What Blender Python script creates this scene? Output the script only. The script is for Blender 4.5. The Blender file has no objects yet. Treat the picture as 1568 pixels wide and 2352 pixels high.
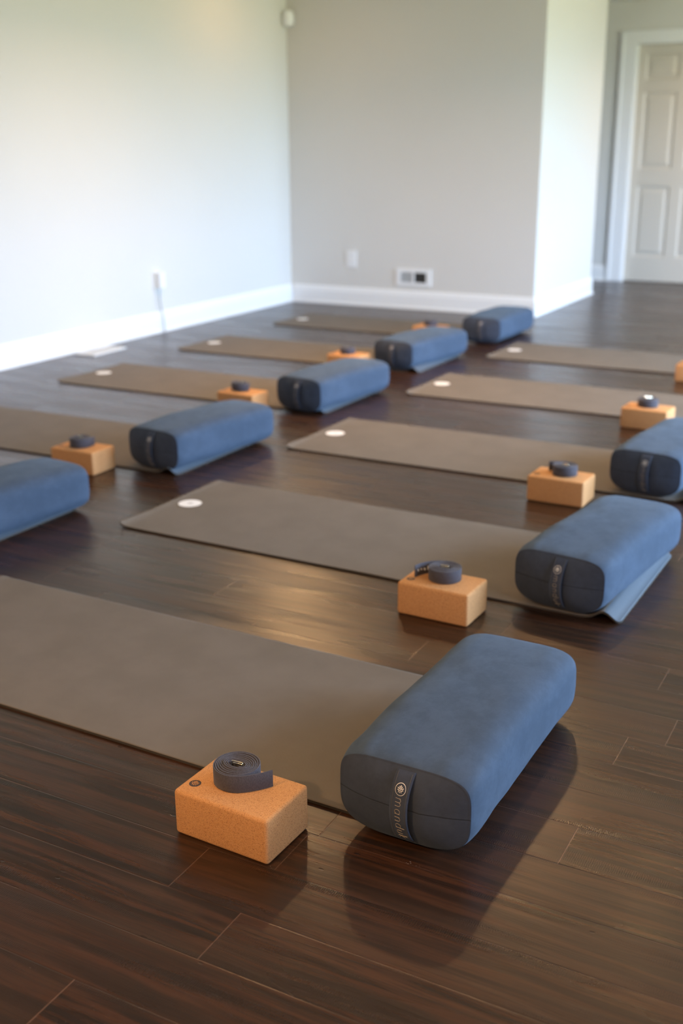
import bpy, bmesh, math, random
from mathutils import Vector, Matrix, noise
PI = math.pi
random.seed(7)
SC = bpy.context.scene
COL = SC.collection

# ------------------------------------------------------------ camera, sky, lights, exposure
cam_data = bpy.data.cameras.new('camera')
cam = bpy.data.objects.new('camera', cam_data); COL.objects.link(cam)
cam.matrix_world = Matrix(((0.8816659, -0.14306627, 0.44966352, 0.0),
                           (0.47183304, 0.27986929, -0.83609016, 0.0),
                           (-0.0062307, 0.94931829, 0.3142546, 1.33997),
                           (0, 0, 0, 1)))
cam_data.sensor_fit = 'VERTICAL'; cam_data.sensor_height = 36.0; cam_data.sensor_width = 24.0
cam_data.lens = 39.03
cam_data.clip_start = 0.05; cam_data.clip_end = 100
cam_data.dof.use_dof = True; cam_data.dof.focus_distance = 2.27; cam_data.dof.aperture_fstop = 2.5
SC.camera = cam
SC.view_settings.view_transform = 'Standard'; SC.view_settings.look = 'None'
SC.view_settings.gamma = 1.0; SC.view_settings.use_curve_mapping = False
SC.view_settings.exposure = 0.0

SKY_UP = 34.5         # strength of the overcast sky seen through the windows
SKY_DOWN = 14.0        # lawn and paving light
world = bpy.data.worlds.new('sky'); SC.world = world; world.use_nodes = True
wn = world.node_tree; wn.nodes.clear()
wo = wn.nodes.new('ShaderNodeOutputWorld'); bg = wn.nodes.new('ShaderNodeBackground')
tc = wn.nodes.new('ShaderNodeTexCoord'); sx = wn.nodes.new('ShaderNodeSeparateXYZ')
rp = wn.nodes.new('ShaderNodeValToRGB')
wn.links.new(tc.outputs['Generated'], sx.inputs[0])
mr = wn.nodes.new('ShaderNodeMapRange'); mr.inputs['From Min'].default_value = -0.3; mr.inputs['From Max'].default_value = 0.3
wn.links.new(sx.outputs['Z'], mr.inputs['Value']); wn.links.new(mr.outputs[0], rp.inputs[0])
g = SKY_DOWN / SKY_UP
rp.color_ramp.elements[0].position = 0.42; rp.color_ramp.elements[0].color = (0.80*g, 0.86*g, 0.56*g, 1)
rp.color_ramp.elements[1].position = 0.60; rp.color_ramp.elements[1].color = (0.58, 0.82, 1.17, 1)
wn.links.new(rp.outputs[0], bg.inputs['Color']); bg.inputs['Strength'].default_value = SKY_UP
wn.links.new(bg.outputs[0], wo.inputs[0])

XL, YB, XP, YP2, YC, XR, YF, ZC = -5.185, 8.72, -2.912, 10.34, 11.45, 2.7, -2.6, 2.62
WINDOWS = [(1.2, 2.0, 1.15, 2.10), (3.8, 5.3, 0.45, 2.25), (5.8, 7.9, 0.40, 2.30), (8.3, 9.5, 0.45, 2.45)]   # y0, y1, z0, z1
CANS = [(-4.62, 7.68, 4.2, 'recessed downlight nearest the room corner'), (-0.9, 5.0, 5, 'recessed downlight over the middle of the right mat row'),
        (-2.2, -1.0, 75, 'recessed downlight behind the viewer, on the left side'), (0.6, -0.9, 35, 'recessed downlight behind the viewer, on the right side'),
        (-3.3, 5.8, 32, 'added fill light over the middle of the left mat row'), (-1.9, 5.8, 25, 'added fill light between the two mat rows'),  # both added as unseen warm fill for the walls
        (-1.0, 1.2, 9, 'added fill light straight above the nearest cork block'),  # added out of view as warm fill for the foreground
        (-1.2, 10.6, 24, 'recessed downlight before the white panel door')]   # x, y, watts, label
for i, (y0, y1, z0, z1) in enumerate(WINDOWS):                 # sky portals in the window openings
    L = bpy.data.lights.new('window_portal', 'AREA'); L.shape = 'RECTANGLE'
    L.size = y1 - y0; L.size_y = z1 - z0; L.cycles.is_portal = True
    o = bpy.data.objects.new('window_portal', L); COL.objects.link(o)
    o.location = (XR + 0.10, (y0+y1)/2, (z0+z1)/2)
    o.rotation_euler = (PI/2, 0, PI/2)

# ------------------------------------------------------------ node helpers
class NT:
    def __init__(s, name, rough=0.5, color=(0.5, 0.5, 0.5), **kw):
        s.m = bpy.data.materials.new(name); s.m.use_nodes = True; s.t = s.m.node_tree
        s.b = s.t.nodes['Principled BSDF']
        s.b.inputs['Roughness'].default_value = rough
        s.b.inputs['Base Color'].default_value = (*color, 1)
        for k, v in kw.items(): s.b.inputs[k.replace('_', ' ')].default_value = v
    def n(s, typ, **kw):
        x = s.t.nodes.new('ShaderNode' + typ)
        for k, v in kw.items(): setattr(x, k, v)
        return x
    def set(s, inp, v):
        if isinstance(v, bpy.types.NodeSocket): s.t.links.new(v, inp)
        elif isinstance(v, (tuple, list)) and len(v) == 3 and inp.type == 'RGBA': inp.default_value = (*v, 1)
        else: inp.default_value = v
    def math(s, op, a, b=0.0, c=None, clamp=False):
        x = s.n('Math', operation=op, use_clamp=clamp); s.set(x.inputs[0], a); s.set(x.inputs[1], b)
        if c is not None: s.set(x.inputs[2], c)
        return x.outputs[0]
    def mix(s, f, a, b, mode='MIX'):
        x = s.n('Mix', data_type='RGBA', blend_type=mode); s.set(x.inputs[0], f); s.set(x.inputs[6], a); s.set(x.inputs[7], b)
        return x.outputs[2]
    def ramp(s, v, a, b, c0=0.0, c1=1.0, smooth=True):
        x = s.n('MapRange', interpolation_type='SMOOTHSTEP' if smooth else 'LINEAR')
        s.set(x.inputs['Value'], v); x.inputs['From Min'].default_value = a; x.inputs['From Max'].default_value = b
        x.inputs['To Min'].default_value = c0; x.inputs['To Max'].default_value = c1
        return x.outputs[0]
    def obj(s): return s.n('TexCoord').outputs['Object']
    def mapv(s, v, scale=(1, 1, 1), loc=(0, 0, 0)):
        x = s.n('Mapping'); s.set(x.inputs['Vector'], v); x.inputs['Scale'].default_value = scale; x.inputs['Location'].default_value = loc
        return x.outputs[0]
    def noise(s, v, scale, detail=2.0, rough=0.5, out=0, dist=0.0):
        x = s.n('TexNoise'); s.set(x.inputs['Vector'], v); x.inputs['Scale'].default_value = scale
        x.inputs['Detail'].default_value = detail; x.inputs['Roughness'].default_value = rough; x.inputs['Distortion'].default_value = dist
        return x.outputs[out]
    def voro(s, v, scale, out='Distance', feature='F1'):
        x = s.n('TexVoronoi', feature=feature); s.set(x.inputs['Vector'], v); x.inputs['Scale'].default_value = scale
        return x.outputs[out]
    def bump(s, h, strength=0.3, dist=0.001, normal=None):
        x = s.n('Bump'); s.set(x.inputs['Height'], h); x.inputs['Strength'].default_value = strength; x.inputs['Distance'].default_value = dist
        if normal is not None: s.set(x.inputs['Normal'], normal)
        return x.outputs[0]
    def out(s, color=None, normal=None, rough=None):
        if color is not None: s.set(s.b.inputs['Base Color'], color)
        if normal is not None: s.set(s.b.inputs['Normal'], normal)
        if rough is not None: s.set(s.b.inputs['Roughness'], rough)
        return s.m

def paint(name, col, rough=0.6):
    t = NT(name, rough); v = t.obj()
    c = t.mix(t.ramp(t.noise(v, 1.3, 3), 0.3, 0.7), tuple(x*0.985 for x in col), col)
    return t.out(c, t.bump(t.noise(v, 240, 2), 0.12, 0.0006))
M = {}
M['wall'] = paint('greige_wall_paint', (0.70, 0.682, 0.642), 0.65)
M['ceiling'] = paint('ceiling_paint', (0.80, 0.79, 0.76), 0.8)
M['trim'] = paint('white_trim_paint', (0.86, 0.86, 0.85), 0.35)
M['door'] = paint('door_paint', (0.62, 0.565, 0.48), 0.4)
M['plate'] = paint('white_plastic', (0.85, 0.85, 0.84), 0.35)
M['dark'] = NT('dark_duct', 0.8, (0.05, 0.045, 0.04)).m
M['slot'] = NT('slot_plastic', 0.6, (0.10, 0.10, 0.10)).m
M['grille'] = NT('grille_enamel', 0.5, (0.50, 0.51, 0.51)).m
M['cable'] = NT('grey_cable', 0.5, (0.22, 0.24, 0.25)).m
M['steel'] = NT('polished_steel', 0.16, (0.83, 0.76, 0.62), Metallic=1.0).m
M['white_print'] = NT('white_print', 0.6, (0.93, 0.94, 0.96)).m
M['grey_print'] = NT('grey_print', 0.6, (0.42, 0.42, 0.44)).m
M['silver_print'] = NT('silver_print', 0.35, (0.90, 0.89, 0.90), Metallic=0.0).m
M['thread'] = NT('letter_thread', 0.5, (0.42, 0.36, 0.30), Metallic=0.2).m
M['ink'] = NT('burnt_ink', 0.8, (0.065, 0.05, 0.055)).m
M['cord_white'] = NT('door_brass', 0.3, (0.55, 0.45, 0.25), Metallic=1.0).m

def mat_floor():
    t = NT('handscraped_dark_wood', 0.3)
    at = t.n('Attribute', attribute_name='plank'); sp = t.n('SeparateColor'); t.set(sp.inputs[0], at.outputs['Color'])
    r1, r2, ln = sp.outputs[0], sp.outputs[1], sp.outputs[2]
    uv = t.n('UVMap', uv_map='plank_uv'); su = t.n('SeparateXYZ'); t.set(su.inputs[0], uv.outputs[0])
    u, v = su.outputs[0], su.outputs[1]
    W = 0.1375
    dv = t.math('MINIMUM', v, t.math('SUBTRACT', W, v))
    du = t.math('MINIMUM', u, t.math('SUBTRACT', t.math('MULTIPLY', ln, 4.0), u))
    cb = t.n('CombineXYZ'); t.set(cb.inputs[0], t.math('ADD', u, t.math('MULTIPLY', r1, 37.0)))
    t.set(cb.inputs[1], t.math('ADD', v, t.math('MULTIPLY', r2, 11.0))); t.set(cb.inputs[2], t.math('MULTIPLY', r1, 9.0))
    p = cb.outputs[0]
    wob = t.noise(t.mapv(p, (2.2, 9, 1)), 1.0, 2, out=1)
    vm = t.n('VectorMath', operation='MULTIPLY_ADD'); t.set(vm.inputs[0], wob); vm.inputs[1].default_value = (0, 0.035, 0); t.set(vm.inputs[2], p)
    pw = vm.outputs[0]
    g1 = t.noise(t.mapv(pw, (2.2, 55, 1)), 1.0, 4, 0.6)
    g2 = t.noise(t.mapv(pw, (9, 330, 1)), 1.0, 3, 0.65)
    g3 = t.noise(t.mapv(p, (1.1, 6, 1)), 1.6, 2)
    base = t.mix(r2, (0.016, 0.0086, 0.0058), (0.028, 0.0130, 0.0074))
    c = t.mix(t.ramp(g1, 0.38, 0.64), base, (0.058, 0.0225, 0.0105))
    c = t.mix(t.ramp(g2, 0.50, 0.70, 0, 0.55), c, (0.011, 0.007, 0.005))
    c = t.mix(t.ramp(g3, 0.42, 0.72, 0, 0.55), c, (0.038, 0.0195, 0.0110))
    # knots / pits
    kn = t.voro(t.mapv(p, (20, 42, 1)), 1.0); km = t.ramp(kn, 0.10, 0.17, 1, 0)
    kmask = t.ramp(t.noise(t.mapv(p, (3.1, 9, 1)), 1.0, 1), 0.58, 0.66)
    km = t.math('MULTIPLY', km, kmask)
    c = t.mix(t.math('MULTIPLY', km, 0.6), c, (0.01, 0.006, 0.005))
    # pale worn flecks
    fk = t.voro(t.mapv(p, (120, 260, 1)), 1.0); fm = t.ramp(fk, 0.12, 0.22, 1, 0)
    fmask = t.ramp(t.noise(t.mapv(p, (6, 17, 1), (3, 5, 0)), 1.0, 2), 0.71, 0.79)
    fm = t.math('MULTIPLY', fm, fmask)
    c = t.mix(t.math('MULTIPLY', fm, 0.8), c, (0.36, 0.30, 0.28))
    # seams: dark gaps, with the glint of the bevels painted in as paler streaks
    lng = t.ramp(dv, 0.0003, 0.0011, 1, 0); jnt = t.ramp(du, 0.0006, 0.0014, 1, 0)
    sn = t.ramp(t.noise(t.mapv(p, (3, 20, 1)), 1.0, 3, 0.7), 0.40, 0.62)
    lc = t.mix(sn, (0.012, 0.008, 0.007), (0.13, 0.068, 0.046))
    c = t.mix(t.math('MULTIPLY', lng, 0.75), c, lc)
    c = t.mix(t.math('MULTIPLY', t.math('MULTIPLY', jnt, t.ramp(r1, 0.0, 1.0, 0.25, 0.9)), 1.0), c, (0.19, 0.105, 0.072))
    # relief
    chn = t.n('TexWave', wave_type='BANDS', bands_direction='X'); t.set(chn.inputs['Vector'], p)
    chn.inputs['Scale'].default_value = 75; chn.inputs['Distortion'].default_value = 5; chn.inputs['Detail'].default_value = 2; chn.inputs['Detail Scale'].default_value = 2.5
    cm = t.ramp(t.noise(t.mapv(p, (2.3, 22, 1), (7, 1, 0)), 1.0, 2), 0.52, 0.64)
    chat = t.math('MULTIPLY', chn.outputs[1], cm)
    edge = t.ramp(dv, 0.0, 0.0022); edge2 = t.ramp(du, 0.0, 0.0022)
    h = t.math('MULTIPLY', t.math('MINIMUM', edge, edge2), 0.4)
    h = t.math('ADD', h, t.math('MULTIPLY', t.noise(t.mapv(p, (4, 26, 1)), 1.0, 2), 1.3))
    h = t.math('ADD', h, t.math('MULTIPLY', chat, 0.24))
    h = t.math('ADD', h, t.math('MULTIPLY', g2, 0.22))
    h = t.math('SUBTRACT', h, t.math('MULTIPLY', km, 0.5))
    nrm = t.bump(h, 0.55, 0.0011)
    c = t.mix(t.math('MULTIPLY', chat, 0.4), c, (0.009, 0.006, 0.005))
    rg = t.ramp(g3, 0.3, 0.7, 0.24, 0.33)
    t.b.inputs['Specular IOR Level'].default_value = 0.38
    return t.out(c, nrm, rg)
M['floor'] = mat_floor()

def mat_mat():
    t = NT('ribbed_rubber', 0.8, Specular_IOR_Level=0.3); v = t.obj()
    sp = t.n('SeparateXYZ'); t.set(sp.inputs[0], v)
    rib = t.math('SINE', t.math('MULTIPLY', sp.outputs[1], 2*PI/0.0042))
    dots = t.math('SINE', t.math('MULTIPLY', sp.outputs[0], 2*PI/0.0030))
    h = t.math('ADD', rib, t.math('MULTIPLY', t.math('MULTIPLY', rib, dots), 0.35))
    h = t.math('ADD', h, t.math('MULTIPLY', t.noise(v, 900, 2), 0.5))
    c = t.mix(t.ramp(t.noise(v, 5, 4, 0.6), 0.3, 0.7), (0.155, 0.134, 0.112), (0.178, 0.154, 0.130))
    c = t.mix(t.ramp(rib, -1, 1, 0.0, 0.18), c, (0.10, 0.083, 0.068))
    return t.out(c, t.bump(h, 0.25, 0.0004))
M['mat'] = mat_mat()
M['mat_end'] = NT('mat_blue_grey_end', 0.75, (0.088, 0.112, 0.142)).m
M['mat_edge'] = NT('mat_side', 0.9, (0.05, 0.043, 0.036)).m

def mat_suede(name, a, b, seam=False):
    t = NT(name, 0.85, Sheen_Weight=0.10, Sheen_Roughness=0.45); t.b.inputs['Sheen Tint'].default_value = (0.6, 0.8, 1.0, 1)
    t.b.inputs['Specular IOR Level'].default_value = 0.2
    v = t.obj()
    n1 = t.noise(v, 9, 5, 0.62); n2 = t.noise(t.mapv(v, (1, 0.7, 1)), 45, 4, 0.7)
    f = t.math('ADD', t.math('MULTIPLY', n1, 0.6), t.math('MULTIPLY', n2, 0.4))
    c = t.mix(t.ramp(f, 0.38, 0.62), a, b)
    weave = t.noise(v, 1500, 1)
    h = t.math('ADD', t.math('MULTIPLY', n2, 0.8), t.math('MULTIPLY', weave, 0.25))
    if seam:
        sp = t.n('SeparateXYZ'); t.set(sp.inputs[0], v)
        d = t.math('ABSOLUTE', t.math('SUBTRACT', sp.outputs[2], t.math('ADD', 0.088, t.math('MULTIPLY', t.noise(v, 6, 1), 0.008))))
        ms = t.ramp(d, 0.0006, 0.0020, 1, 0)
        c = t.mix(t.math('MULTIPLY', ms, 0.55), c, tuple(x*0.25 for x in a))
        h = t.math('SUBTRACT', h, t.math('MULTIPLY', ms, 2.0))
    return t.out(c, t.bump(h, 0.35, 0.0012))
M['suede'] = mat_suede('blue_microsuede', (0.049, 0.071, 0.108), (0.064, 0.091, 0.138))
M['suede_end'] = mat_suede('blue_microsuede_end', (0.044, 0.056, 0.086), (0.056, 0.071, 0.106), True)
M['handle'] = mat_suede('handle_webbing', (0.045, 0.058, 0.095), (0.058, 0.075, 0.12))

def mat_cork():
    t = NT('pressed_cork', 0.8); t.b.inputs['Specular IOR Level'].default_value = 0.25
    v = t.obj()
    cell = t.n('TexVoronoi'); t.set(cell.inputs['Vector'], v); cell.inputs['Scale'].default_value = 820
    sp = t.n('SeparateColor'); t.set(sp.inputs[0], cell.outputs['Color'])
    c = t.mix(sp.outputs[0], (0.55, 0.252, 0.092), (0.71, 0.370, 0.158))
    c = t.mix(t.ramp(sp.outputs[1], 0.88, 0.94), c, (0.34, 0.14, 0.055))
    cell2 = t.n('TexVoronoi'); t.set(cell2.inputs['Vector'], v); cell2.inputs['Scale'].default_value = 520
    sp2 = t.n('SeparateColor'); t.set(sp2.inputs[0], cell2.outputs['Color'])
    c = t.mix(t.ramp(sp2.outputs[2], 0.0, 1.0, 0, 0.35), c, (0.68, 0.37, 0.17))
    c = t.mix(t.math('MULTIPLY', t.ramp(cell2.outputs['Distance'], 0.28, 0.14), t.ramp(sp2.outputs[0], 0.90, 0.94)), c, (0.30, 0.12, 0.045))
    h = t.math('ADD', sp.outputs[0], t.math('MULTIPLY', sp2.outputs[1], 0.8))
    return t.out(c, t.bump(h, 0.35, 0.0005))
M['cork'] = mat_cork()

def mat_webbing():
    t = NT('cotton_webbing', 0.9, Sheen_Weight=0.15); v = t.obj()
    sp = t.n('SeparateXYZ'); t.set(sp.inputs[0], v)
    w = t.math('SINE', t.math('MULTIPLY', sp.outputs[2], 2*PI/0.0016))
    w2 = t.noise(t.mapv(v, (1, 1, 0.25)), 900, 2)
    c = t.mix(t.ramp(w2, 0.3, 0.7), (0.048, 0.045, 0.060), (0.082, 0.077, 0.096))
    h = t.math('ADD', t.math('MULTIPLY', w, 0.4), w2)
    return t.out(c, t.bump(h, 0.5, 0.0006))
M['webbing'] = mat_webbing()
e = NT('warm_lamp', 0.5, (1, 0.9, 0.7)); e.b.inputs['Emission Color'].default_value = (1, 0.62, 0.30, 1); e.b.inputs['Emission Strength'].default_value = 40; M['lamp'] = e.m
e = NT('warm_lamp_bright', 0.5, (1, 0.9, 0.7)); e.b.inputs['Emission Color'].default_value = (1, 0.55, 0.24, 1); e.b.inputs['Emission Strength'].default_value = 50; M['lamp_bright'] = e.m

# ------------------------------------------------------------ object helpers
def link(name, bm_or_me, mats, parent=None, smooth=False, kind=None):
    if isinstance(bm_or_me, bmesh.types.BMesh):
        me = bpy.data.meshes.new(name); bmesh.ops.recalc_face_normals(bm_or_me, faces=bm_or_me.faces[:]); bm_or_me.to_mesh(me); bm_or_me.free()
    else: me = bm_or_me
    for m in (mats if isinstance(mats, (list, tuple)) else [mats]): me.materials.append(m)
    if smooth:
        for p in me.polygons: p.use_smooth = True
    o = bpy.data.objects.new(name, me); COL.objects.link(o)
    if parent: o.parent = parent
    if kind: o['kind'] = kind
    return o
def tag(o, label, cat, group=None):
    o['label'] = label; o['category'] = cat
    if group: o['group'] = group
    return o
def empty(name, loc, rz=0):
    o = bpy.data.objects.new(name, None); COL.objects.link(o); o.location = loc; o.rotation_euler = (0, 0, rz); o.empty_display_size = 0.05
    return o
def copy_tree(o, parent=None):
    c = o.copy(); COL.objects.link(c)
    if parent: c.parent = parent
    for ch in list(o.children): copy_tree(ch, c)
    return c
def box(bm, x0, x1, y0, y1, z0, z1, mi=0, bev=0.0):
    vs = [bm.verts.new((x, y, z)) for x in (x0, x1) for y in (y0, y1) for z in (z0, z1)]
    fs = [bm.faces.new([vs[i] for i in q]) for q in ((0, 1, 3, 2), (4, 6, 7, 5), (0, 4, 5, 1), (2, 3, 7, 6), (0, 2, 6, 4), (1, 5, 7, 3))]
    for f in fs: f.material_index = mi
    if bev:
        es = list({e for f in fs for e in f.edges})
        bmesh.ops.bevel(bm, geom=es, offset=bev, segments=3, profile=0.5, affect='EDGES', clamp_overlap=True)
    return fs
def boxes(*bs, bev=0.0):
    bm = bmesh.new()
    for b in bs: box(bm, *b, bev=bev)
    return bm
def disc(bm, cx, cy, z, r, n=32, r0=0.0, mi=0):
    if r0 <= 0:
        bm.faces.new([bm.verts.new((cx+r*math.cos(2*PI*i/n), cy+r*math.sin(2*PI*i/n), z)) for i in range(n)]).material_index = mi
    else:
        a = [bm.verts.new((cx+r*math.cos(2*PI*i/n), cy+r*math.sin(2*PI*i/n), z)) for i in range(n)]
        b = [bm.verts.new((cx+r0*math.cos(2*PI*i/n), cy+r0*math.sin(2*PI*i/n), z)) for i in range(n)]
        for i in range(n): bm.faces.new((a[i], a[(i+1) % n], b[(i+1) % n], b[i])).material_index = mi
def tube(bm, pts, r, n=10, closed=False):
    pts = [Vector(p) for p in pts]; rings = []
    N = len(pts); up = None
    for i, p in enumerate(pts):
        a = pts[(i-1) % N] if closed or i > 0 else p; b = pts[(i+1) % N] if closed or i < N-1 else p
        d = (b-a).normalized()
        if up is None: up = d.orthogonal().normalized()
        up = (up - d*up.dot(d)).normalized(); s = d.cross(up)
        rings.append([bm.verts.new(p + (up*math.cos(2*PI*k/n) + s*math.sin(2*PI*k/n))*r) for k in range(n)])
    for i in range(N if closed else N-1):
        A, B = rings[i], rings[(i+1) % N]
        for k in range(n): bm.faces.new((A[k], A[(k+1) % n], B[(k+1) % n], B[k]))
    if not closed: bm.faces.new(rings[0]); bm.faces.new(rings[-1])

# the round lotus-like mark: petals and dots in the unit disc
def emblem_shapes():
    out = []
    def blob(x, y, rx, ry, a=0):
        pts = []
        for i in range(12):
            t = 2*PI*i/12; px, py = rx*math.cos(t), ry*math.sin(t)
            pts.append((x+px*math.cos(a)-py*math.sin(a), y+px*math.sin(a)+py*math.cos(a)))
        out.append(pts)
    blob(0, 0.62, 0.12, 0.16)
    for q in (-1, 1):
        blob(0.24*q, 0.42, 0.10, 0.21, -0.55*q); blob(0.50*q, 0.20, 0.09, 0.24, -1.05*q)
        blob(0.15*q, 0.08, 0.10, 0.16, -0.35*q); blob(0.48*q, -0.14, 0.22, 0.085, 0.45*q)
        blob(0.24*q, -0.34, 0.17, 0.075, -0.6*q); blob(0.36*q, -0.56, 0.08, 0.05, 0.5*q)
    blob(0, 0.30, 0.07, 0.09); blob(0, -0.20, 0.08, 0.10); blob(0, -0.56, 0.11, 0.10)
    return out
def put_flat_emblem(bm, cx, cy, z, r, a=0.0, mi=0, ring=True):
    ca, sa = math.cos(a), math.sin(a)
    for pts in emblem_shapes():
        bm.faces.new([bm.verts.new((cx+r*(x*ca-y*sa), cy+r*(x*sa+y*ca), z)) for x, y in pts]).material_index = mi
    if ring: disc(bm, cx, cy, z, r*0.93, 40, r*0.86, mi)

# ------------------------------------------------------------ the floor
def build_floor():
    W = 0.1375; y0r = 1.138; bm = bmesh.new(); uvl = bm.loops.layers.uv.new('plank_uv'); cl = bm.loops.layers.float_color.new('plank')
    fixed = {-1: [-1.131], 1: [-0.975], 2: [-1.14], 3: [-0.987], 5: [-0.506], 8: [-0.509], 10: [-1.147], 11: [-0.503], 12: [-0.98], 14: [-1.9], 7: [-1.75], 9: [-2.2]}
    k0 = int((YF-y0r)/W)-2; k1 = int((YC+0.3-y0r)/W)+1
    for k in range(k0, k1+1):
        a = y0r+k*W; b = a+W
        js = list(fixed.get(k, []))
        seed = js[0] if js else random.uniform(-3, 0)
        x = seed
        while x > XL-0.3: x -= random.choice((0.9, 1.2, 1.35, 1.55, 1.8)) + random.uniform(-.05, .05); js.append(x)
        x = seed; js.append(seed)
        while x < XR+0.3: x += random.choice((1.15, 1.35, 1.55, 1.8, 1.8)) + random.uniform(-.05, .05); js.append(x)
        js = sorted(set(js))
        for p, q in zip(js, js[1:]):
            f = bm.faces.new([bm.verts.new((X, Y, 0)) for X, Y in ((p, a), (q, a), (q, b), (p, b))])
            r1, r2 = random.random(), random.random()
            for l, (u, v) in zip(f.loops, ((0, 0), (q-p, 0), (q-p, W), (0, W))):
                l[uvl].uv = (u, v); l[cl] = (r1, r2, (q-p)/4.0, 1)
    me = bpy.data.meshes.new('floor'); bm.to_mesh(me); bm.free()
    for p in me.polygons:
        pass
    return link('floor', me, M['floor'], kind='structure')
build_floor()

# ------------------------------------------------------------ walls, ceiling
T = 0.15
link('wall_left', boxes((XL-T, XL, YF-T, YB, 0, ZC)), M['wall'], kind='structure')
link('wall_back', boxes((XL-T, XP, YB, YP2, 0, ZC)), M['wall'], kind='structure')
DX0, DX1, DZ = -2.925, -1.99, 2.25       # hall door opening
link('wall_hall', boxes((XL-T, DX0, YC, YC+T, 0, ZC), (DX1, XR+T, YC, YC+T, 0, ZC), (DX0, DX1, YC, YC+T, DZ, ZC)), M['wall'], kind='structure')
link('wall_hall_end', boxes((XL-T, XL, YP2, YC, 0, ZC)), M['wall'], kind='structure')
link('wall_front', boxes((XL-T, XR+T, YF-T, YF, 0, ZC)), M['wall'], kind='structure')
bs = []
ys = [YF]
for (a, b, z0, z1) in WINDOWS:
    bs += [(XR, XR+T, a, b, 0, z0), (XR, XR+T, a, b, z1, ZC)]
    bs.append((XR, XR+T, ys[-1], a, 0, ZC)); ys.append(b)
bs.append((XR, XR+T, ys[-1], YC, 0, ZC))
link('wall_right', boxes(*bs), M['wall'], kind='structure')
link('door_light_block', boxes((DX0-.1, DX1+.1, YC+T+.02, YC+T+.06, 0, ZC)), M['wall'], kind='structure')  # added panel behind the door, keeps sky light out of its gap
link('ceiling', boxes((XL-T, XR+T, YF-T, YC+T, ZC, ZC+0.1)), M['ceiling'], kind='structure')
for i, (a, b, z0, z1) in enumerate(WINDOWS):
    w = link('window_%d' % (i+1), boxes((XR-0.02, XR, a-.09, a, z0-.09, z1+.09), (XR-0.02, XR, b, b+.09, z0-.09, z1+.09),
        (XR-0.02, XR, a, b, z1, z1+.09), (XR-0.05, XR, a, b, z0-.05, z0)), M['trim'], kind='structure')
    c = (a+b)/2
    link('sash', boxes((XR+.03, XR+.07, a, a+.05, z0, z1), (XR+.03, XR+.07, b-.05, b, z0, z1), (XR+.03, XR+.07, c-.03, c+.03, z0, z1),
        (XR+.03, XR+.07, a+.05, c-.03, z0, z0+.05), (XR+.03, XR+.07, c+.03, b-.05, z0, z0+.05), (XR+.03, XR+.07, a+.05, c-.03, z1-.05, z1), (XR+.03, XR+.07, c+.03, b-.05, z1-.05, z1)), M['trim'], w)

BB = [(0, 0), (0.024, 0), (0.024, 0.010), (0.019, 0.020), (0.015, 0.022), (0.015, 0.112), (0.013, 0.120), (0.010, 0.126), (0.010, 0.136), (0.006, 0.148), (0.002, 0.156), (0, 0.156)]
def baseboard(name, path):                  # path: points walked with the room on the right-hand side
    bm = bmesh.new(); rings = []; n = len(path)
    P = [Vector((x, y)) for x, y in path]
    for i, p in enumerate(P):
        def nr(a, b): d = (b-a).normalized(); return Vector((d.y, -d.x))
        ns = []
        if i > 0: ns.append(nr(P[i-1], p))
        if i < n-1: ns.append(nr(p, P[i+1]))
        if len(ns) == 2: m = (ns[0]+ns[1]); m = m/(m.dot(ns[0]))
        else: m = ns[0]
        rings.append([bm.verts.new((p.x+m.x*d, p.y+m.y*d, z)) for d, z in BB])
    for a, b in zip(rings, rings[1:]):
        for k in range(len(BB)): k2 = (k+1) % len(BB); bm.faces.new((a[k], b[k], b[k2], a[k2]))
    bm.faces.new(rings[0]); bm.faces.new(rings[-1])
    return link(name, bm, M['trim'], kind='structure')
baseboard('baseboard_left', [(XL, YF), (XL, YB-0.0001)])
baseboard('baseboard_back', [(XL+0.024, YB), (XP, YB), (XP, YP2), (XL, YP2)])
baseboard('baseboard_hall', [(XL, YC), (-3.07, YC)])
baseboard('baseboard_right', [(XR, 8.3), (XR, YF)])

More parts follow.
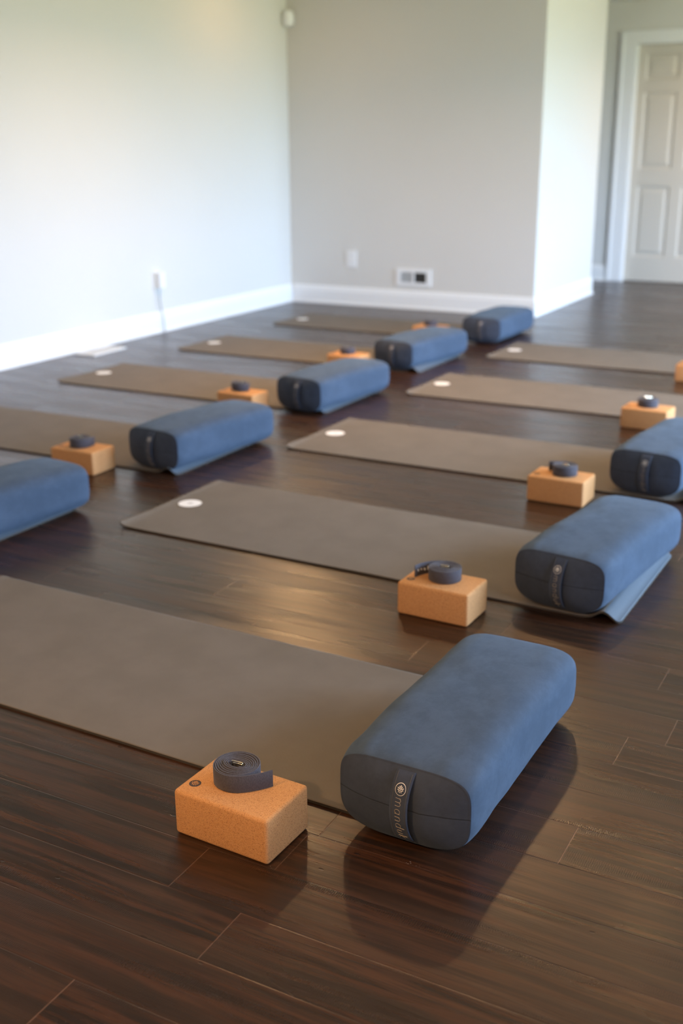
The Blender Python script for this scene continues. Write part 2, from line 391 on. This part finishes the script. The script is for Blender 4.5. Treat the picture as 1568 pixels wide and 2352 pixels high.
# hall door with casing
cas = bmesh.new()
for (x0, x1, z0, z1) in ((-3.068, DX0+.01, 0, DZ+.10), (DX1-.01, DX1+.143, 0, DZ+.10), (DX0+.01, DX1-.01, DZ-.01, DZ+.10)):
    box(cas, x0, x1, YC-.018, YC, z0, z1, bev=0.004)
box(cas, -3.068, -3.035, YC-.028, YC-.018, 0, DZ+.10, bev=0.003); box(cas, DX1+.11, DX1+.143, YC-.028, YC-.018, 0, DZ+.10, bev=0.003)
box(cas, -3.035, DX1+.11, YC-.028, YC-.018, DZ+.067, DZ+.10, bev=0.003)
for (x0, x1, z0, z1) in ((DX0, DX0+.02, 0, DZ), (DX1-.02, DX1, 0, DZ), (DX0, DX1, DZ-.02, DZ)): box(cas, x0, x1, YC, YC+T, z0, z1)
link('trim_1', cas, M['trim'], kind='structure')
def door():
    x0, x1, z0, z1 = DX0+.022, DX1-.022, 0.008, DZ-.022; yf = YC+.045
    bm = bmesh.new()
    st = 0.095; mid = (x0+x1)/2; ms = 0.055
    rows = [(0.25, 0.93), (1.09, 1.80), (1.915, 2.145)]
    cols = [(x0+st-.02, mid-ms), (mid+ms, x1-st+.02)]
    xs = sorted([x0, x1]+[v for c in cols for v in c]); zs = sorted([z0, z1]+[v for r in rows for v in r])
    for i in range(len(xs)-1):
        for j in range(len(zs)-1):
            hole = any(abs(xs[i]-c[0]) < 1e-6 for c in cols) and any(abs(zs[j]-r[0]) < 1e-6 for r in rows)
            a, b, c, d = xs[i], xs[i+1], zs[j], zs[j+1]
            if not hole:
                bm.faces.new([bm.verts.new(q) for q in ((a, yf, c), (b, yf, c), (b, yf, d), (a, yf, d))])
            else:
                lev = [(0, 0), (0.012, 0.011), (0.030, 0.011), (0.055, 0.002)]
                R = [[bm.verts.new((X, yf+dp, Z)) for X, Z in ((a+o, c+o), (b-o, c+o), (b-o, d-o), (a+o, d-o))] for o, dp in lev]
                for A, B in zip(R, R[1:]):
                    for k in range(4): bm.faces.new((A[k], A[(k+1) % 4], B[(k+1) % 4], B[k]))
                bm.faces.new(R[-1])
    for q in (((x0, x0), (z0, z1)), ((x1, x1), (z0, z1))):
        X = q[0][0]; bm.faces.new([bm.verts.new(v) for v in ((X, yf, z0), (X, yf, z1), (X, yf+.035, z1), (X, yf+.035, z0))])
    for Z in (z0, z1): bm.faces.new([bm.verts.new(v) for v in ((x0, yf, Z), (x1, yf, Z), (x1, yf+.035, Z), (x0, yf+.035, Z))])
    bm.faces.new([bm.verts.new(v) for v in ((x0, yf+.035, z0), (x1, yf+.035, z0), (x1, yf+.035, z1), (x0, yf+.035, z1))])
    bmesh.ops.remove_doubles(bm, verts=bm.verts[:], dist=1e-5)
    d = link('door_1', bm, M['door'], kind='structure')
    k = bmesh.new(); bmesh.ops.create_uvsphere(k, u_segments=16, v_segments=10, radius=0.028, matrix=Matrix.Translation((x1-.06, yf-.05, 0.95)))
    tube(k, [(x1-.06, yf, .95), (x1-.06, yf-.03, .95)], 0.012, 12)
    link('door_knob', k, M['cord_white'], d, True)
door()

# ------------------------------------------------------------ downlights and the added fill lights
for i, (x, y, watts, lab) in enumerate(CANS):
    f = empty('recessed_light', (x, y, ZC)); tag(f, lab, 'light', 'recessed downlights in the ceiling')
    bm = bmesh.new(); disc(bm, 0, 0, -0.004, 0.09, 32, 0.07); link('trim_ring', bm, M['trim'], f)
    bm = bmesh.new(); disc(bm, 0, 0, -0.002, 0.07, 32); link('diffuser', bm, M['lamp_bright'] if i == 0 else M['lamp'], f)
    L = bpy.data.lights.new('downlight', 'AREA'); L.shape = 'DISK'; L.size = 0.14; L.energy = watts; L.color = (1.0, 0.57, 0.25); L.spread = math.radians(150)
    lo = bpy.data.objects.new('downlight', L); COL.objects.link(lo); lo.parent = f; lo.location = (0, 0, -0.008)
    if i == 0:                                              # swivelled towards the middle of the room
        L.spread = math.radians(110); lo.location = (0.02, -0.03, -0.05); lo.rotation_euler = Vector((3.05, -5.05, -2.6)).to_track_quat('-Z', 'Y').to_euler()

# ------------------------------------------------------------ yoga mats
MW = 0.648
def make_mat(x0, y0, rz, length, label, hump=0.026):
    bm = bmesh.new(); nx, ny = 150, 26
    xs = [length*i/nx for i in range(nx+1)]
    seed = random.uniform(0, 50)
    def zt(x, y):
        e = length-x; z = 0.0004
        # the memory of having been rolled: a hump just before the far end, lifted first corners
        z += hump*math.exp(-((e-0.052)/0.030)**2) if e < 0.2 else 0
        if e < 0.02: z *= (e/0.02)**0.7
        if x < 0.05: z += 0.013*((0.05-x)/0.05)**2*(0.35+0.65*max(0, 1-y/0.2))
        z += 0.0012*max(0, noise.noise(Vector((x*3+seed, y*4, 0))))
        return max(z, 0.0004)
    def corner(x, y):                     # softly rounded plan corners
        r = 0.022
        for cx, sx_ in ((0, 1), (length, -1)):
            for cy, sy_ in ((0, 1), (MW, -1)):
                dx, dy = (x-cx)*sx_, (y-cy)*sy_
                if dx < r and dy < r:
                    vx, vy = r-dx, r-dy; d = max(vx, vy); l = math.hypot(vx, vy)
                    if l > 1e-9: k = d/l; vx *= k; vy *= k
                    return cx+sx_*(r-vx), cy+sy_*(r-vy)
        return x, y
    ysl = [0, .006, .013, .022] + [0.022+(MW-.044)*j/ny for j in range(1, ny)] + [MW-.022, MW-.013, MW-.006, MW]
    xsl = [0, .006, .013, .022] + [x for x in xs if .03 < x < length-.03] + [length-.022, length-.013, length-.006, length]
    th = 0.0062; top = []; bot = []
    for x in xsl:
        a, b = [], []
        for y in ysl:
            X, Y = corner(x, y); z = zt(x, y)
            a.append(bm.verts.new((X, Y, z+th))); b.append(bm.verts.new((X, Y, z)))
        top.append(a); bot.append(b)
    I, J = len(xsl), len(ysl)
    for i in range(I-1):
        for j in range(J-1):
            f = bm.faces.new((top[i][j], top[i+1][j], top[i+1][j+1], top[i][j+1])); f.smooth = True
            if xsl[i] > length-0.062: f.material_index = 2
            bm.faces.new((bot[i][j], bot[i][j+1], bot[i+1][j+1], bot[i+1][j])).smooth = True
    for i in range(I-1):
        for j, in ((0,), (J-1,)):
            f = bm.faces.new((top[i][j], bot[i][j], bot[i+1][j], top[i+1][j])); f.material_index = 1
    for j in range(J-1):
        for i in (0, I-1):
            f = bm.faces.new((top[i][j], top[i][j+1], bot[i][j+1], bot[i][j])); f.material_index = 1
    root = empty('yoga_mat', (x0, y0, 0), rz); tag(root, label, 'yoga mat', 'grey yoga mats laid in two rows')
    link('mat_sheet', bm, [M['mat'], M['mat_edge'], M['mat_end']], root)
    lb = bmesh.new(); disc(lb, 0, 0, 0, 0.046, 40); bmesh.ops.translate(lb, verts=lb.verts[:], vec=(0.085, 0.335, th+0.0022))
    lo = link('round_logo', lb, M['white_print'], root)
    le = bmesh.new(); put_flat_emblem(le, 0.085, 0.335, th+0.0026, 0.018, -PI/2, ring=False); link('emblem', le, M['grey_print'], lo)
    return root
BX, AX = -2.595, -4.603
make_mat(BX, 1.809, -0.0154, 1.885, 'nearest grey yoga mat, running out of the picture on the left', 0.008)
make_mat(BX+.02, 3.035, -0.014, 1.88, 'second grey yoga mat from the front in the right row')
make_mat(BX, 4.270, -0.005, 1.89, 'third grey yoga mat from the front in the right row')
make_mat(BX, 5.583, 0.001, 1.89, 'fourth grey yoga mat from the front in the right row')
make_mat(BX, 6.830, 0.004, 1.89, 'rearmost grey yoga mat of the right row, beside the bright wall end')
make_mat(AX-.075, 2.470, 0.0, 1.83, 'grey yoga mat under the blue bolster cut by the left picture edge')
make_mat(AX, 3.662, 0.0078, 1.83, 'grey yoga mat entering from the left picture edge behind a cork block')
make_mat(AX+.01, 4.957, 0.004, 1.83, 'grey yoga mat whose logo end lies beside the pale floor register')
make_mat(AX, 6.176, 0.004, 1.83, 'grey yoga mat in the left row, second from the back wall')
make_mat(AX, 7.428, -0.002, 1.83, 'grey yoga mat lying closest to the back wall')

# ------------------------------------------------------------ bolsters
BL_, BW_, BH_ = 0.655, 0.298, 0.178
def sgnp(v, p): return math.copysign(abs(v)**p, v)
def section(t, k, squash=1.0):
    ct, st = math.cos(t), math.sin(t)
    n = 2/3.9
    x = sgnp(ct, 2/4.6 if st > 0 else 2/3.1)*BW_/2*k
    z = sgnp(st, 2/4.6 if st > 0 else 2/3.1)*BH_/2*k
    if z < 0: z = max(z, -BH_/2+0.004) if k > .9 else z
    return x, z
def make_bolster():
    root = empty('bolster', (0, 0, 0))
    N = 96; ZO = BH_/2
    ss = [0, .004, .010, .018, .03, .045, .065, .09] ; half = BL_/2
    ylist = [-half+s for s in ss] + [-half+.09+(BL_-.18)*i/34 for i in range(1, 34)] + [half-s for s in reversed(ss)]
    def kk(y):
        d = half-abs(y)
        return 1-0.028*max(0, 1-d/0.05)**2.2 - 0.006*math.exp(-(d/0.004)**2)
    def wr(x, y, z, amp=1.0):
        v = Vector((x*9, y*6, z*9)); e = min(1, (half-abs(y))/.05+0.15)
        a = noise.noise(v)*0.0050 + noise.noise(Vector((x*24, y*13, z*24)))*0.0018
        d = half-abs(y)                                  # short gathers that run in from the end seams
        th = math.atan2(z, x)
        a += 0.0022*math.exp(-(d/0.05))*math.sin(th*17+noise.noise(Vector((th*2, y, 3)))*4)*min(1, d/.008)
        return a*amp*e
    bm = bmesh.new(); rings = []
    for y in ylist:
        k = kk(y); r = []
        for i in range(N):
            x, z = section(2*PI*i/N, k)
            crown = 0.012*max(0, math.cos(y/half*PI/2))*(1 if z > 0 else 0)
            nx, nz = x/(BW_/2), z/(BH_/2); l = math.hypot(nx, nz); w = wr(x, y, z)
            X = x+nx/l*w; Z = z+nz/l*w+crown*max(0, nz)
            r.append(bm.verts.new((X, y, max(Z+ZO, 0.0))))
        rings.append(r)
    for a, b in zip(rings, rings[1:]):
        for i in range(N): bm.faces.new((a[i], a[(i+1) % N], b[(i+1) % N], b[i]))
    cover = link('cover', bm, M['suede'], root, True)
    def capy(rr, x, z):
        return 0.026*(1-rr**2.4) + 0.004*noise.noise(Vector((x*11, z*11, 5)))*(1-rr) + 0.0028*noise.noise(Vector((x*30, z*22, 9)))*(1-rr**3)
    k0 = kk(half)
    for s in (-1, 1):
        bm = bmesh.new(); rs = [1.0, .992, .975, .95, .91, .85, .77, .67, .56, .44, .32, .2, .1]
        rings = []
        for j, rr in enumerate(rs):
            ring = []
            for i in range(N):
                x, z = section(2*PI*i/N, k0*rr)
                x0_, z0_ = section(2*PI*i/N, k0)
                x, z = x0_*rr, z0_*rr
                y = s*(half + (capy(rr, x, z) if j else -0.0006) + (0.001 if j == 1 else 0))
                ring.append(bm.verts.new((x, y, max(z+ZO, 0.0))))
            rings.append(ring)
        for a, b in zip(rings, rings[1:]):
            for i in range(N): bm.faces.new((a[i], a[(i+1) % N], b[(i+1) % N], b[i]))
        bm.faces.new(rings[-1])
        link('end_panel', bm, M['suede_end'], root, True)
    # handle strap on the front end panel
    w2 = 0.0205; off = 0.003
    zt, zb = BH_*0.94, 0.006
    def spt(s, t, lift=0.0):              # s 0..1 down the strap, t across -1..1
        x = 0.009 + t*w2 + 0.004*math.sin(s*PI)*(-1)
        z = zt+(zb-zt)*s
        rr = min(1.0, (abs((z-ZO)/(BH_/2*k0))**3.9+abs(x/(BW_/2*k0))**3.9)**(1/3.9))
        bow = 0.008*math.sin(min(1, s*1.05)*PI)**0.8 if 0 < s*1.05 < 1 else 0
        y = -(half + 0.026*(1-rr**2.4) + off + bow*(1+0.35*t))
        if s > .93: y += (s-.93)/.07*0.012
        if s < .04: y += (1-s/.04)*0.003
        return Vector((x, y-lift, z))
    bm = bmesh.new(); S = 40; Tn = 8; fr = []; bk = []
    for i in range(S+1):
        fr.append([bm.verts.new(spt(i/S, -1+2*j/Tn)) for j in range(Tn+1)])
        bk.append([bm.verts.new(spt(i/S, -1+2*j/Tn, -0.0024)) for j in range(Tn+1)])
    for i in range(S):
        for j in range(Tn):
            bm.faces.new((fr[i][j], fr[i+1][j], fr[i+1][j+1], fr[i][j+1])); bm.faces.new((bk[i][j], bk[i][j+1], bk[i+1][j+1], bk[i+1][j]))
        for j in (0, Tn): bm.faces.new((fr[i][j], bk[i][j], bk[i+1][j], fr[i+1][j]))
    hs = link('handle_strap', bm, M['handle'], root, True)
    for i_s in (-1, 1):                    # stitched border
        bm = bmesh.new(); tube(bm, [spt(i/60, i_s*0.74, 0.0001) for i in range(1, 58)], 0.0005, 6); link('stitching', bm, M['slot'], hs)
    # round metal-look badge
    def on(u, v, cs, r, lift): return spt(cs-v*r/(zt-zb), u*r/w2, lift)   # u right, v up
    bm = bmesh.new(); cs, rad = 0.185, 0.0118
    cen = bm.verts.new(on(0, 0, cs, rad, .0012)); rim = [bm.verts.new(on(math.cos(a), math.sin(a), cs, rad, .0006)) for a in [2*PI*i/40 for i in range(40)]]
    for i in range(40): bm.faces.new((cen, rim[i], rim[(i+1) % 40]))
    bd = link('badge', bm, M['handle'], hs)
    bm = bmesh.new()
    for pts in emblem_shapes(): bm.faces.new([bm.verts.new(on(x, y, cs, rad*0.82, .0019)) for x, y in pts])
    n = 40
    A = [bm.verts.new(on(math.cos(2*PI*i/n), math.sin(2*PI*i/n), cs, rad, .0016)) for i in range(n)]
    B = [bm.verts.new(on(math.cos(2*PI*i/n), math.sin(2*PI*i/n), cs, rad*.92, .0018)) for i in range(n)]
    for i in range(n): bm.faces.new((A[i], A[(i+1) % n], B[(i+1) % n], B[i]))
    link('emblem', bm, M['silver_print'], bd)
    # lettering that reads down the strap
    def arc(cx, cy, rx, ry, a0, a1, n=12): return [(cx+rx*math.cos(math.radians(a0+(a1-a0)*i/n)), cy+ry*math.sin(math.radians(a0+(a1-a0)*i/n))) for i in range(n+1)]
    GL = {'m': ([[(0, 0), (0, .92)], [(0, .5)]+arc(.33, .62, .33, .38, 180, 0)+[(.66, 0)], [(.66, .5)]+arc(.99, .62, .33, .38, 180, 0)+[(1.32, 0)]], 1.32),
          'a': ([arc(.42, .5, .42, .5, 20, 340, 20), [(.84, 1), (.84, 0)]], .84),
          'n': ([[(0, 0), (0, .92)], [(0, .5)]+arc(.37, .62, .37, .38, 180, 0)+[(.74, 0)]], .74),
          'd': ([arc(.42, .5, .42, .5, 20, 340, 20), [(.84, 1.6), (.84, 0)]], .84),
          'u': ([[(0, 1)]+arc(.37, .38, .37, .38, 180, 360)+[(.74, 1)]], .74),
          'k': ([[(0, 0), (0, 1.6)], [(.62, 1), (.02, .45), (.66, 0)]], .66)}
    bm = bmesh.new(); pos = 0.0; xh = 0.0120; Ls = (zt-zb); s0 = 0.048
    for ch in 'manduka':
        strokes, adv = GL[ch]
        for st in strokes:
            pts = []
            for a, b in zip(st, st[1:]):
                m = max(1, int(math.dist(a, b)/.2))
                pts += [(a[0]+(b[0]-a[0])*q/m, a[1]+(b[1]-a[1])*q/m) for q in range(m)]
            pts.append(st[-1])
            P3 = []
            for (gx, gy) in pts:
                s = (s0+(pos+gx)*xh)/Ls; tt = ((gy-0.5)*xh-0.001)/w2
                if s < 0.97: P3.append(spt(s, tt, 0.0006))
            if len(P3) > 1: tube(bm, P3, 0.00055, 6)
        pos += adv+0.62
    link('lettering', bm, M['thread'], hs)
    return root
bolster = make_bolster()
bspots = [
 (-0.797, 2.070, -0.013, 'slate blue bolster nearest the camera, label strap lettered down its end'),
 (-0.850, 3.345, -0.123, 'second blue bolster of the right row, mat end curling up under it'),
 (-0.905, 4.610, -0.110, 'blue bolster cut off by the right picture edge, dark end towards the viewer'),
 (-2.960, 2.820, -0.110, 'blue bolster cut off by the left picture edge, only its rear half showing'),
 (-2.873, 4.027, -0.118, 'blue bolster in the left row beside the cork block near the left picture edge'),
 (-2.868, 5.265, -0.121, 'blue bolster in the left row, third from the back wall'),
 (-2.912, 6.520, -0.150, 'blue bolster in the left row, second from the back wall'),
 (-2.815, 7.665, -0.030, 'small far blue bolster touching the foot of the bright wall end'),
]
for i, (x, y, rz, lab) in enumerate(bspots):
    b = bolster if i == 0 else copy_tree(bolster)
    b.location = (x, y, 0.0075); b.rotation_euler = (0, 0, rz); tag(b, lab, 'bolster', 'blue bolsters laid across the mat ends')

# ------------------------------------------------------------ cork blocks
CL, CW, CH = 0.229, 0.152, 0.102
def make_block(logo=True):
    bm = bmesh.new(); box(bm, 0, CL, 0, CW, 0, CH)
    bmesh.ops.bevel(bm, geom=bm.edges[:], offset=0.0085, segments=6, profile=0.5, affect='EDGES')
    me = bpy.data.meshes.new('cork_block')
    bmesh.ops.recalc_face_normals(bm, faces=bm.faces[:]); bm.to_mesh(me); bm.free()
    for p in me.polygons: p.use_smooth = True
    me.set_sharp_from_angle(angle=math.radians(50))
    root = empty('cork_block', (0, 0, 0))
    link('cork_body', me, M['cork'], root)
    bm = bmesh.new(); disc(bm, 0.026, 0.040, CH+.0003, 0.0125, 40); lg = link('round_stamp', bm, M['ink'], root)
    bm = bmesh.new(); put_flat_emblem(bm, 0.026, 0.040, CH+.0006, 0.0115, 0.2, ring=False); link('emblem', bm, M['cork'], lg)
    return root
block = make_block()
blocks = [
 (-1.2318, 1.5616, -0.039, 'nearest cork block, round dark stamp on its top corner'),
 (-1.3126, 2.7867, -0.027, 'second cork block of the right row, under a strap with white print'),
 (-1.3389, 4.0301, -0.022, 'third cork block of the right row, behind the second bolster'),
 (-1.3220, 5.3715, -0.060, 'fourth cork block of the right row, near the right picture edge'),
 (-1.3250, 6.6150, -0.030, 'cork block cut to a thin piece by the right picture edge'),
 (-3.3164, 3.5050, 0.017, 'cork block standing between the two nearest bolsters of the left row'),
 (-3.3200, 4.7850, -0.040, 'cork block in the left row half hidden behind the near blue bolster'),
 (-3.3300, 6.0080, -0.030, 'cork block before the second mat from the back wall'),
 (-3.3250, 7.2650, -0.030, 'farthest cork block, almost hidden behind a blue bolster'),
]
for i, (x, y, rz, lab) in enumerate(blocks):
    b = block if i == 0 else copy_tree(block)
    b.location = (x, y, 0.0003); b.rotation_euler = (0, 0, rz); tag(b, lab, 'yoga block', 'cork blocks beside the mats')

# ------------------------------------------------------------ rolled straps
def make_strap(label, x, y, rot, R=0.049, turns=8, tail=0.05, tail_curv=-6.0, h=0.038, tilt=(0, 0), printed=False, buckle='flat', oval=1.0, z=CH, turns_off=0):
    ia = -rot
    rnd = random.Random(label)
    pitch = 0.0040; th = 0.0027; pts = []
    n = turns*48
    th_end = 2*PI*turns
    for i in range(n+1):
        a = i/n*th_end
        rr = R - pitch*(th_end-a)/(2*PI) + 0.0006*noise.noise(Vector((a*1.3, R*40, x*7)))
        core = max(0.0, 1-(rr-0.014)/0.03)           # inner turns flatten round the buckle
        rx, ry = rr*(1+0.16*core)*oval, rr*(1-0.48*core)
        u, v = rx*math.cos(a-ia), ry*math.sin(a-ia)
        pts.append((u*math.cos(ia)-v*math.sin(ia), u*math.sin(ia)+v*math.cos(ia)))
    # tail leaves tangentially and straightens out
    dx, dy = pts[-1][0]-pts[-2][0], pts[-1][1]-pts[-2][1]; hd = math.atan2(dy, dx); px, py = pts[-1]
    m = 26; k0 = 1/R
    for i in range(1, m+1):
        k = k0+(tail_curv-k0)*min(1, i/(m*0.35)); hd += k*tail/m
        px += math.cos(hd)*tail/m; py += math.sin(hd)*tail/m; pts.append((px, py))
    root = empty('yoga_strap', (x, y, z+0.0012), rot); root.rotation_euler = (tilt[0], tilt[1], rot)
    bm = bmesh.new(); N = len(pts); rows = []
    for i, p in enumerate(pts):
        a = pts[max(0, i-1)]; b = pts[min(N-1, i+1)]; d = Vector((b[0]-a[0], b[1]-a[1])).normalized(); nr = Vector((-d.y, d.x))*th/2
        dz = 0.0009*noise.noise(Vector((i*0.05, x*3, y))) + (0.0012*noise.noise(Vector((i/48.0*0.9, 5, x*9))))
        dz = abs(dz); c = 0.0005
        prof = [(-1, c), (-1, h-c), (-.5, h), (.5, h), (1, h-c), (1, c), (.5, 0), (-.5, 0)]
        rows.append([bm.verts.new((p[0]+nr.x*q, p[1]+nr.y*q, zz+dz)) for q, zz in prof])
    for A, B in zip(rows, rows[1:]):
        for k in range(8): bm.faces.new((A[k], A[(k+1) % 8], B[(k+1) % 8], B[k]))
    bm.faces.new(rows[0]); bm.faces.new(rows[-1])
    tag(root, label, 'yoga strap', 'rolled straps on the cork blocks')
    roll = link('webbing_roll', bm, M['webbing'], root, True)
    try: roll.data.set_sharp_from_angle(angle=math.radians(60))
    except Exception: pass
    # rectangular wire buckle standing in the core
    def ring(cx, cz, wx, wz, ang):
        q = []; r = 0.003
        for (sx_, sz_, a0) in ((1, 1, 0), (-1, 1, 90), (-1, -1, 180), (1, -1, 270)):
            for j in range(5):
                a = math.radians(a0+j*22.5); q.append(((wx/2-r)*sx_+r*math.cos(a), (wz/2-r)*sz_+r*math.sin(a)))
        return [(cx+u*math.cos(ang), u*math.sin(ang), cz+w) for u, w in q]
    bm = bmesh.new()
    if buckle == 'flat':
        tube(bm, ring(0.0, h-0.009, 0.026, 0.026, ia+0.05), 0.0013, 8, True)
        tube(bm, [(p[0]-0.004*math.sin(ia), p[1]+0.004*math.cos(ia), p[2]-0.004) for p in ring(0.0, h-0.011, 0.026, 0.024, ia+0.05)], 0.0013, 8, True)
    else:
        tube(bm, [(q[0], (q[2]-h)*1.1, h+0.003+abs(q[0])*0.15) for q in ring(0.0, h, 0.034, 0.022, 0)], 0.0014, 8, True)
        tube(bm, [(q[0]*.94+0.003, (q[2]-h)*1.0+.003, h+0.007) for q in ring(0.0, h, 0.034, 0.022, 0)], 0.0014, 8, True)
    link('buckle', bm, M['steel'], root, True)
    if printed:
        bm = bmesh.new(); r2 = random.Random(3)
        seg = pts[-m:]
        for gi in range(3, m-4, 3):                       # a row of small white marks on the outside face
            a, b = seg[gi], seg[gi+2]; d = Vector((b[0]-a[0], b[1]-a[1])); dn = d.normalized(); nr = Vector((-dn.y, dn.x))*(th/2+.0004)
            z0_ = h*r2.uniform(.28, .4); z1_ = h*r2.uniform(.55, .72)
            bm.faces.new([bm.verts.new(v) for v in ((a[0]+nr.x, a[1]+nr.y, z0_), (a[0]+nr.x+d.x*.7, a[1]+nr.y+d.y*.7, z0_+.003), (a[0]+nr.x+d.x*.7, a[1]+nr.y+d.y*.7, z1_), (a[0]+nr.x, a[1]+nr.y, z1_-.003))])
        link('print', bm, M['white_print'], roll)
    return root
R_ = math.radians
make_strap('slate strap rolled on the nearest cork block, short tail pointing right', -1.134, 1.652, R_(-62), 0.049, 8, 0.078, 6.0)
make_strap('rolled strap with a white printed tail hanging left on the second cork block', -1.196, 2.872, R_(105), 0.050, 8, 0.112, 9.0, printed=True)
make_strap('rolled strap with a stubby left tail on the third right row block', -1.213, 4.110, R_(110), 0.049, 8, 0.06, 0.0)
make_strap('rolled strap with metal ring on top, near the right picture edge', -1.210, 5.450, R_(60), 0.050, 8, 0.02, 12, buckle='top')
make_strap('rolled strap on the block that the right picture edge cuts off', -1.215, 6.690, R_(40), 0.049, 8, 0.02, 12)
make_strap('rolled strap on the block between the two nearest left row bolsters', -3.212, 3.583, R_(0), 0.047, 7, 0.045, 6)
make_strap('dark slanted strap roll on the block half hidden by a bolster', -3.225, 4.865, R_(20), 0.044, 7, 0.03, 8, oval=1.12, tilt=(0.0, 0.09), z=CH+0.0040)
make_strap('rolled strap before the second mat from the back wall', -3.225, 6.09, R_(50), 0.047, 7, 0.015, 14)
make_strap('rolled strap on the farthest cork block, peeping over a bolster', -3.215, 7.345, R_(50), 0.047, 7, 0.015, 14)

# ------------------------------------------------------------ wall and floor fittings
def outlet_back():
    r = empty('wall_outlet', (-4.574, YB, 0.397)); tag(r, 'white duplex outlet plate low on the grey back wall', 'outlet')
    bm = bmesh.new(); box(bm, -.048, .048, -.007, 0, -.071, .071, bev=0.003); link('cover_plate', bm, M['plate'], r)
    for s in (-1, 1):
        bm = bmesh.new(); box(bm, -.018, .018, -.0095, -.0072, s*.030-.016, s*.030+.016, bev=0.001); rc = link('receptacle', bm, M['trim'], r)
        bm = bmesh.new(); box(bm, -.008, -.006, -.0100, -.0096, s*.030-.004, s*.030+.006); box(bm, .006, .008, -.0100, -.0096, s*.030-.004, s*.030+.006); link('slot', bm, M['slot'], rc)
outlet_back()
def grille_back():
    r = empty('return_vent', (-3.980, YB, 0.265)); tag(r, 'white wall vent above the baseboard, its right half dark', 'vent')
    bm = bmesh.new()
    for b in ((-.162, .162, .042, .072), (-.162, .162, -.072, -.042), (-.162, -.118, -.042, .042), (.118, .162, -.042, .042), (-.010, .010, -.042, .042)): box(bm, b[0], b[1], -.010, 0, b[2], b[3])
    link('frame', bm, M['plate'], r)
    bm = bmesh.new(); box(bm, -.118, -.010, -.0015, 0, -.042, .042); link('damper_plate', bm, M['grille'], r)
    bm = bmesh.new(); box(bm, .010, .118, -.0015, 0, -.042, .042); link('duct_opening', bm, M['dark'], r)
    for s in (0, 1):
        for k in range(7):
            z = -.036+k*.012; bm = bmesh.new()
            x0 = -.118 if s == 0 else .010
            tlt = .004 if s == 0 else .0005
            vs = [bm.verts.new(v) for v in ((x0, -.009, z), (x0+.108, -.009, z), (x0+.108, -.003, z+tlt), (x0, -.003, z+tlt), (x0, -.009, z-.001), (x0+.108, -.009, z-.001), (x0+.108, -.003, z+tlt-.001), (x0, -.003, z+tlt-.001))]
            for q in ((0, 1, 2, 3), (7, 6, 5, 4), (0, 4, 5, 1), (2, 6, 7, 3), (1, 5, 6, 2), (0, 3, 7, 4)): bm.faces.new([vs[i] for i in q])
            link('louver', bm, M['grille'] if s == 0 else M['dark'], r)
grille_back()
def left_outlet():
    r = empty('wall_outlet', (XL, 6.755, 0.385)); tag(r, 'white outlet plate on the bright left wall behind a plugged-in adapter', 'outlet')
    bm = bmesh.new(); box(bm, 0, .006, -.042, .042, -.066, .066, bev=0.002); link('cover_plate', bm, M['plate'], r)
    a = empty('power_adapter', (XL+.0065, 6.755, 0.385)); tag(a, 'white plug-in adapter with a thin cord dropping behind to the floor', 'adapter')
    bm = bmesh.new(); box(bm, 0, .052, -.034, .034, -.055, .062, bev=0.006); link('adapter_body', bm, M['plate'], a)
    bm = bmesh.new()
    tube(bm, [(.030, -.020, -.055), (.030, -.021, -.085), (.026, -.016, -.14), (.022, .0, -.20), (.027, .010, -.25), (.030, .012, -.32), (.032, .015, -.381)], 0.0035, 8)
    link('cord', bm, M['cable'], a, True)
left_outlet()
def sensor():
    r = empty('motion_sensor', (XL+.004, YB-.004, 2.34), 0); tag(r, 'small white motion sensor mounted high in the room corner', 'sensor')
    bm = bmesh.new(); n = 14; rows = []
    for j in range(9):
        v = j/8; z = -.062+.124*v; s = math.sin(PI*min(1, max(0, .10+.80*v)))**0.35
        w = .050*s; dpt = .048*s*(0.8+0.2*v)
        ring = []
        for i in range(n):
            a = PI*i/(n-1); ring.append((w*math.cos(a), -abs(math.sin(a))**0.6*dpt, z))
        rows.append(ring)
    ca, sa = math.cos(PI/4), math.sin(PI/4)
    VR = [[bm.verts.new(((x*ca-y*sa)+.036*1.0, (x*sa+y*ca)-.036*1.0, z)) for x, y, z in rg] for rg in rows]
    for A, B in zip(VR, VR[1:]):
        for i in range(n): bm.faces.new((A[i], A[(i+1) % n], B[(i+1) % n], B[i]))
    bm.faces.new(VR[0]); bm.faces.new(VR[-1])
    link('housing', bm, M['plate'], r, True)
    bm = bmesh.new(); box(bm, -.016, .016, -.0535, -.040, -.030, .004, bev=0.003)
    bmesh.ops.rotate(bm, verts=bm.verts[:], cent=(0, 0, 0), matrix=Matrix.Rotation(PI/4, 3, 'Z')); bmesh.ops.translate(bm, verts=bm.verts[:], vec=(.036, -.036, 0))
    link('lens', bm, M['trim'], r)
sensor()
def floor_register():
    r = empty('floor_register', (-5.045, 5.91, 0)); tag(r, 'pale floor register lying along the left baseboard', 'vent')
    bm = bmesh.new()
    for b in ((-.083, -.058, -.17, .17), (.058, .083, -.17, .17), (-.058, .058, -.17, -.14), (-.058, .058, .14, .17)): box(bm, b[0], b[1], b[2], b[3], 0.0005, .008)
    link('frame', bm, M['plate'], r)
    bm = bmesh.new(); box(bm, -.058, .058, -.14, .14, 0.0005, .002); link('well', bm, M['grille'], r)
    for k in range(18):
        y = -.134+k*.0158; bm = bmesh.new(); box(bm, -.058, .058, y-.003, y+.003, .003, .0072); link('bar', bm, M['plate'], r)
floor_register()
